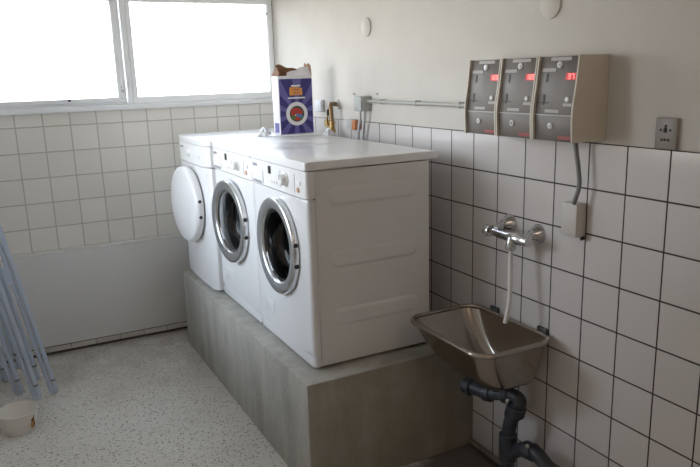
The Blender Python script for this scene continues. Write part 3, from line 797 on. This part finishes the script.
obj('down_pipe', MB().tube(spline([(-.102, -2.489, .365), (-.106, -2.475, .32), (-.110, -2.465, .26), (-.112, -2.465, .15), (-.112, -2.465, .001)], 5), [.034, .034, .033, .033, .032]+[.027]*16, M['pvc'], 18), dr)
obj('tee', MB().cyl((-.112, -2.465, .255), (0, 0, -1), .035, .11, M['pvc'], 22), dr)
obj('side_branch', MB().tube(spline([(-.112, -2.460, .155), (-.108, -2.505, .200), (-.104, -2.555, .232), (-.102, -2.605, .240), (-.100, -2.685, .205), (-.090, -2.805, .14), (-.080, -2.925, .08)], 5), .027, M['pvc'], 18), dr)
obj('branch_collar', MB().cyl((-.104, -2.550, .230), (.02, -1, .16), .033, .05, M['pvc'], 22), dr)
for c, ax in (((-.131, -2.477, .395), (-.3, -.3, 1)), ((-.125, -2.585, .262), (-.5, -.3, .9))):
    obj('pipe_band', MB().cyl(c, ax, .007, .010, M['conduit'], 12), dr, label='pale clip')
solo('floor_pipe', MB().tube([(-.016, -2.1095, .018), (-.018, -2.20, .020), (-.020, -2.40, .022), (-.022, -2.9, .022), (-.022, -3.2, .022)], .011, M['old_pipe'], 12),
     'thin grubby pipe along the foot of the tiled wall beside the plinth', 'pipe')

# ------------------------------------------------------------------ folded drying rack on the left
rk = root('drying_rack', (-1.68, -.5, 0), 'folded pale blue tubular drying rack leaning at the left by the radiator', 'drying rack')
LEAN = Vector((-.172, .0, 1.))
def rloop(f0, f1, h, skew=0., top=True):
    a, b = Vector((f0[0], f0[1], .012)), Vector((f1[0], f1[1], .012)); pts = []
    L = LEAN+Vector((0, skew, 0)); mid = (a+b)/2; d = (b-a)/2; N = 8
    for k in range(N+1):
        t = PI*k/N; pts.append(mid-d*math.cos(t)+L*(-.0+d.length*(1-math.sin(t))))
    w = 1.0
    up_b = mid+d*w+L*h; up_a = mid-d*w+L*h
    pts = [up_a, (up_a+pts[0])/2]+pts+[(pts[-1]+up_b)/2, up_b]
    return pts
loops = [((-1.568, -.604), (-1.594, -.594), 1.20, .0), ((-1.651, -.634), (-1.677, -.620), 1.22, .015), ((-1.733, -.519), (-1.762, -.50), 1.20, .02), ((-1.797, -.300), (-1.820, -.28), 1.18, .0),
         ((-1.633, -.520), (-1.660, -.500), 1.24, -.01), ((-1.705, -.430), (-1.735, -.410), 1.22, .0)]
for i, (a, b, h, sk_) in enumerate(loops):
    P = rloop(a, b, h, sk_)
    z0 = 0.0 if i < 4 else .06+.05*(i-4)
    P = [p+LEAN*z0 for p in P]
    fr = obj('frame_tube', MB().tube(P, .0112, M['rack'], 14), rk)
    for q in (.10, .36):
        c = P[2].lerp(P[1], q); d = (P[1]-P[2]).normalized()
        obj('clip', MB().cyl(c-d*.006, d, .0128, .010, M['cable'] if q < .2 else M['rack_b'], 12), fr)
cb_ = [(0, 4), (4, 1), (1, 5), (5, 2), (2, 3)]
for i, j in cb_:
    for h in (.62, 1.05):
        a = Vector((loops[i][1][0], loops[i][1][1], .012))+LEAN*h; b = Vector((loops[j][0][0], loops[j][0][1], .012))+LEAN*h
        obj('cross_wire', MB().tube([a, b], .003, M['rack'], 8), rk)
pl = Vector((-1.598, -.590, .012))+LEAN*.66
obj('pivot_plate', MB().box((-.030, .012), (-.016, -.004), (-.045, .045), M['rack_b'], .004, mtx=Matrix.Translation(pl) @ Matrix.Rotation(-.17, 4, 'Y')), rk, label='blue plastic pivot plate')

# ------------------------------------------------------------------ white bowl on the floor
bw = root('plastic_bowl', (-1.762, -.92, 0), 'white plastic bowl with a small brown motif on the floor by the drying rack', 'bowl')
obj('shell', MB().lathe([(0, .0), (.068, .0), (.073, .005), (.088, .094), (.0925, .096), (.0930, .102), (.089, .104), (.085, .100), (.070, .010), (0, .008)], (-1.762, -.92, 0), (0, 0, 1), M['bowl'], 56), bw)
dc = MB()
def decal(a, z, ra, rz, mat, lift):
    vs = []; n = 14; cen = None
    for k in range(n+1):
        if k == 0: aa, zz = a, z
        else: t = 2*PI*k/n; aa, zz = a+ra*math.cos(t), z+rz*math.sin(t)
        rr = .073+(zz-.005)*(.015/.089)+lift
        vs.append((-1.762+rr*math.cos(aa), -.92+rr*math.sin(aa), zz))
    dc.quads(vs, [(0, k, k % n+1) for k in range(1, n+1)], mat)
A0 = math.radians(-40)
decal(A0, .036, .20, .021, M['ochre'], .0012); decal(A0-.05, .060, .12, .011, M['brown'], .0014); decal(A0+.07, .033, .10, .014, M['brown'], .0016); decal(A0, .073, .04, .008, M['brown'], .0016)
obj('motif', dc, bw, label='small brown and ochre motif')

lp = root('fill_lamp', (-.95, -4.9, ZC), 'round warm fill lamp added overhead behind the viewer', 'fill lamp')  # unseen lamp added as warm fill for the near side
obj('fill_lamp_base', MB().lathe([(0, 0), (.15, 0), (.155, .02), (.15, .03), (0, .03)], (-.95, -4.9, ZC), (0, 0, -1), M['plastic_w'], 40), lp)
obj('fill_lamp_shade', MB().lathe([(.145, .028), (.16, .045), (.15, .085), (.11, .115), (.05, .13), (0, .133)], (-.95, -4.9, ZC), (0, 0, -1), plain('fill_lamp_glow', (.8, .75, .65), .4, emit=(1., .74, .58), estr=FILL_LAMP), 40), lp)

# ------------------------------------------------------------------ daylight
w = bpy.data.worlds.new('sky'); scene.world = w; w.use_nodes = True
nt = w.node_tree; nt.nodes.clear()
out = nt.nodes.new('ShaderNodeOutputWorld'); bg = nt.nodes.new('ShaderNodeBackground')
tc = nt.nodes.new('ShaderNodeTexCoord'); sep = nt.nodes.new('ShaderNodeSeparateXYZ'); nt.links.new(tc.outputs['Generated'], sep.inputs[0])
c = ramp(nt, mth(nt, 'ADD', mth(nt, 'MULTIPLY', sep.outputs[2], .5), .5), [(.40, (.40, .39, .36)), (.49, (.80, .76, .70)), (.53, (.93, .97, 1.03)), (.75, (.84, .96, 1.15))])
nt.links.new(c, bg.inputs[0]); bg.inputs[1].default_value = 3.0
nt.links.new(bg.outputs[0], out.inputs[0])
pt = bpy.data.lights.new('window_portal', 'AREA'); pt.shape = 'RECTANGLE'; pt.size = 2.0; pt.size_y = .64
pt.cycles.is_portal = True
po = bpy.data.objects.new('window_portal', pt); COL.objects.link(po); po.location = (-1.02, .10, 1.79); po.rotation_euler = (math.radians(-90), 0, 0)
pt2 = pt.copy(); pt2.size = LY1-LY0; pt2.size_y = LZ1-LZ0
po2 = bpy.data.objects.new('window_portal', pt2); COL.objects.link(po2); po2.location = (XL-.10, (LY0+LY1)/2, (LZ0+LZ1)/2)
po2.rotation_euler = (math.radians(-90), 0, math.radians(90))

# ------------------------------------------------------------------ camera
R = Matrix(((0.88528, -0.46414, -0.02918), (0.13013, 0.18699, 0.9737), (-0.44648, -0.8658, 0.22594))).transposed()
cam = bpy.data.cameras.new('camera'); co = bpy.data.objects.new('camera', cam); COL.objects.link(co)
cam.sensor_width = 36; cam.lens = 682.876/700*36; cam.clip_start = .05
mw = R.to_4x4(); mw.translation = Vector((-1.70011, -4.28568, 1.59443)); co.matrix_world = mw
scene.camera = co
scene.view_settings.view_transform = 'Standard'; scene.view_settings.look = 'None'
scene.view_settings.gamma = 1; scene.view_settings.use_curve_mapping = False
scene.view_settings.exposure = 1.97
scene.cycles.max_bounces = 12; scene.cycles.diffuse_bounces = 8; scene.cycles.transparent_max_bounces = 12
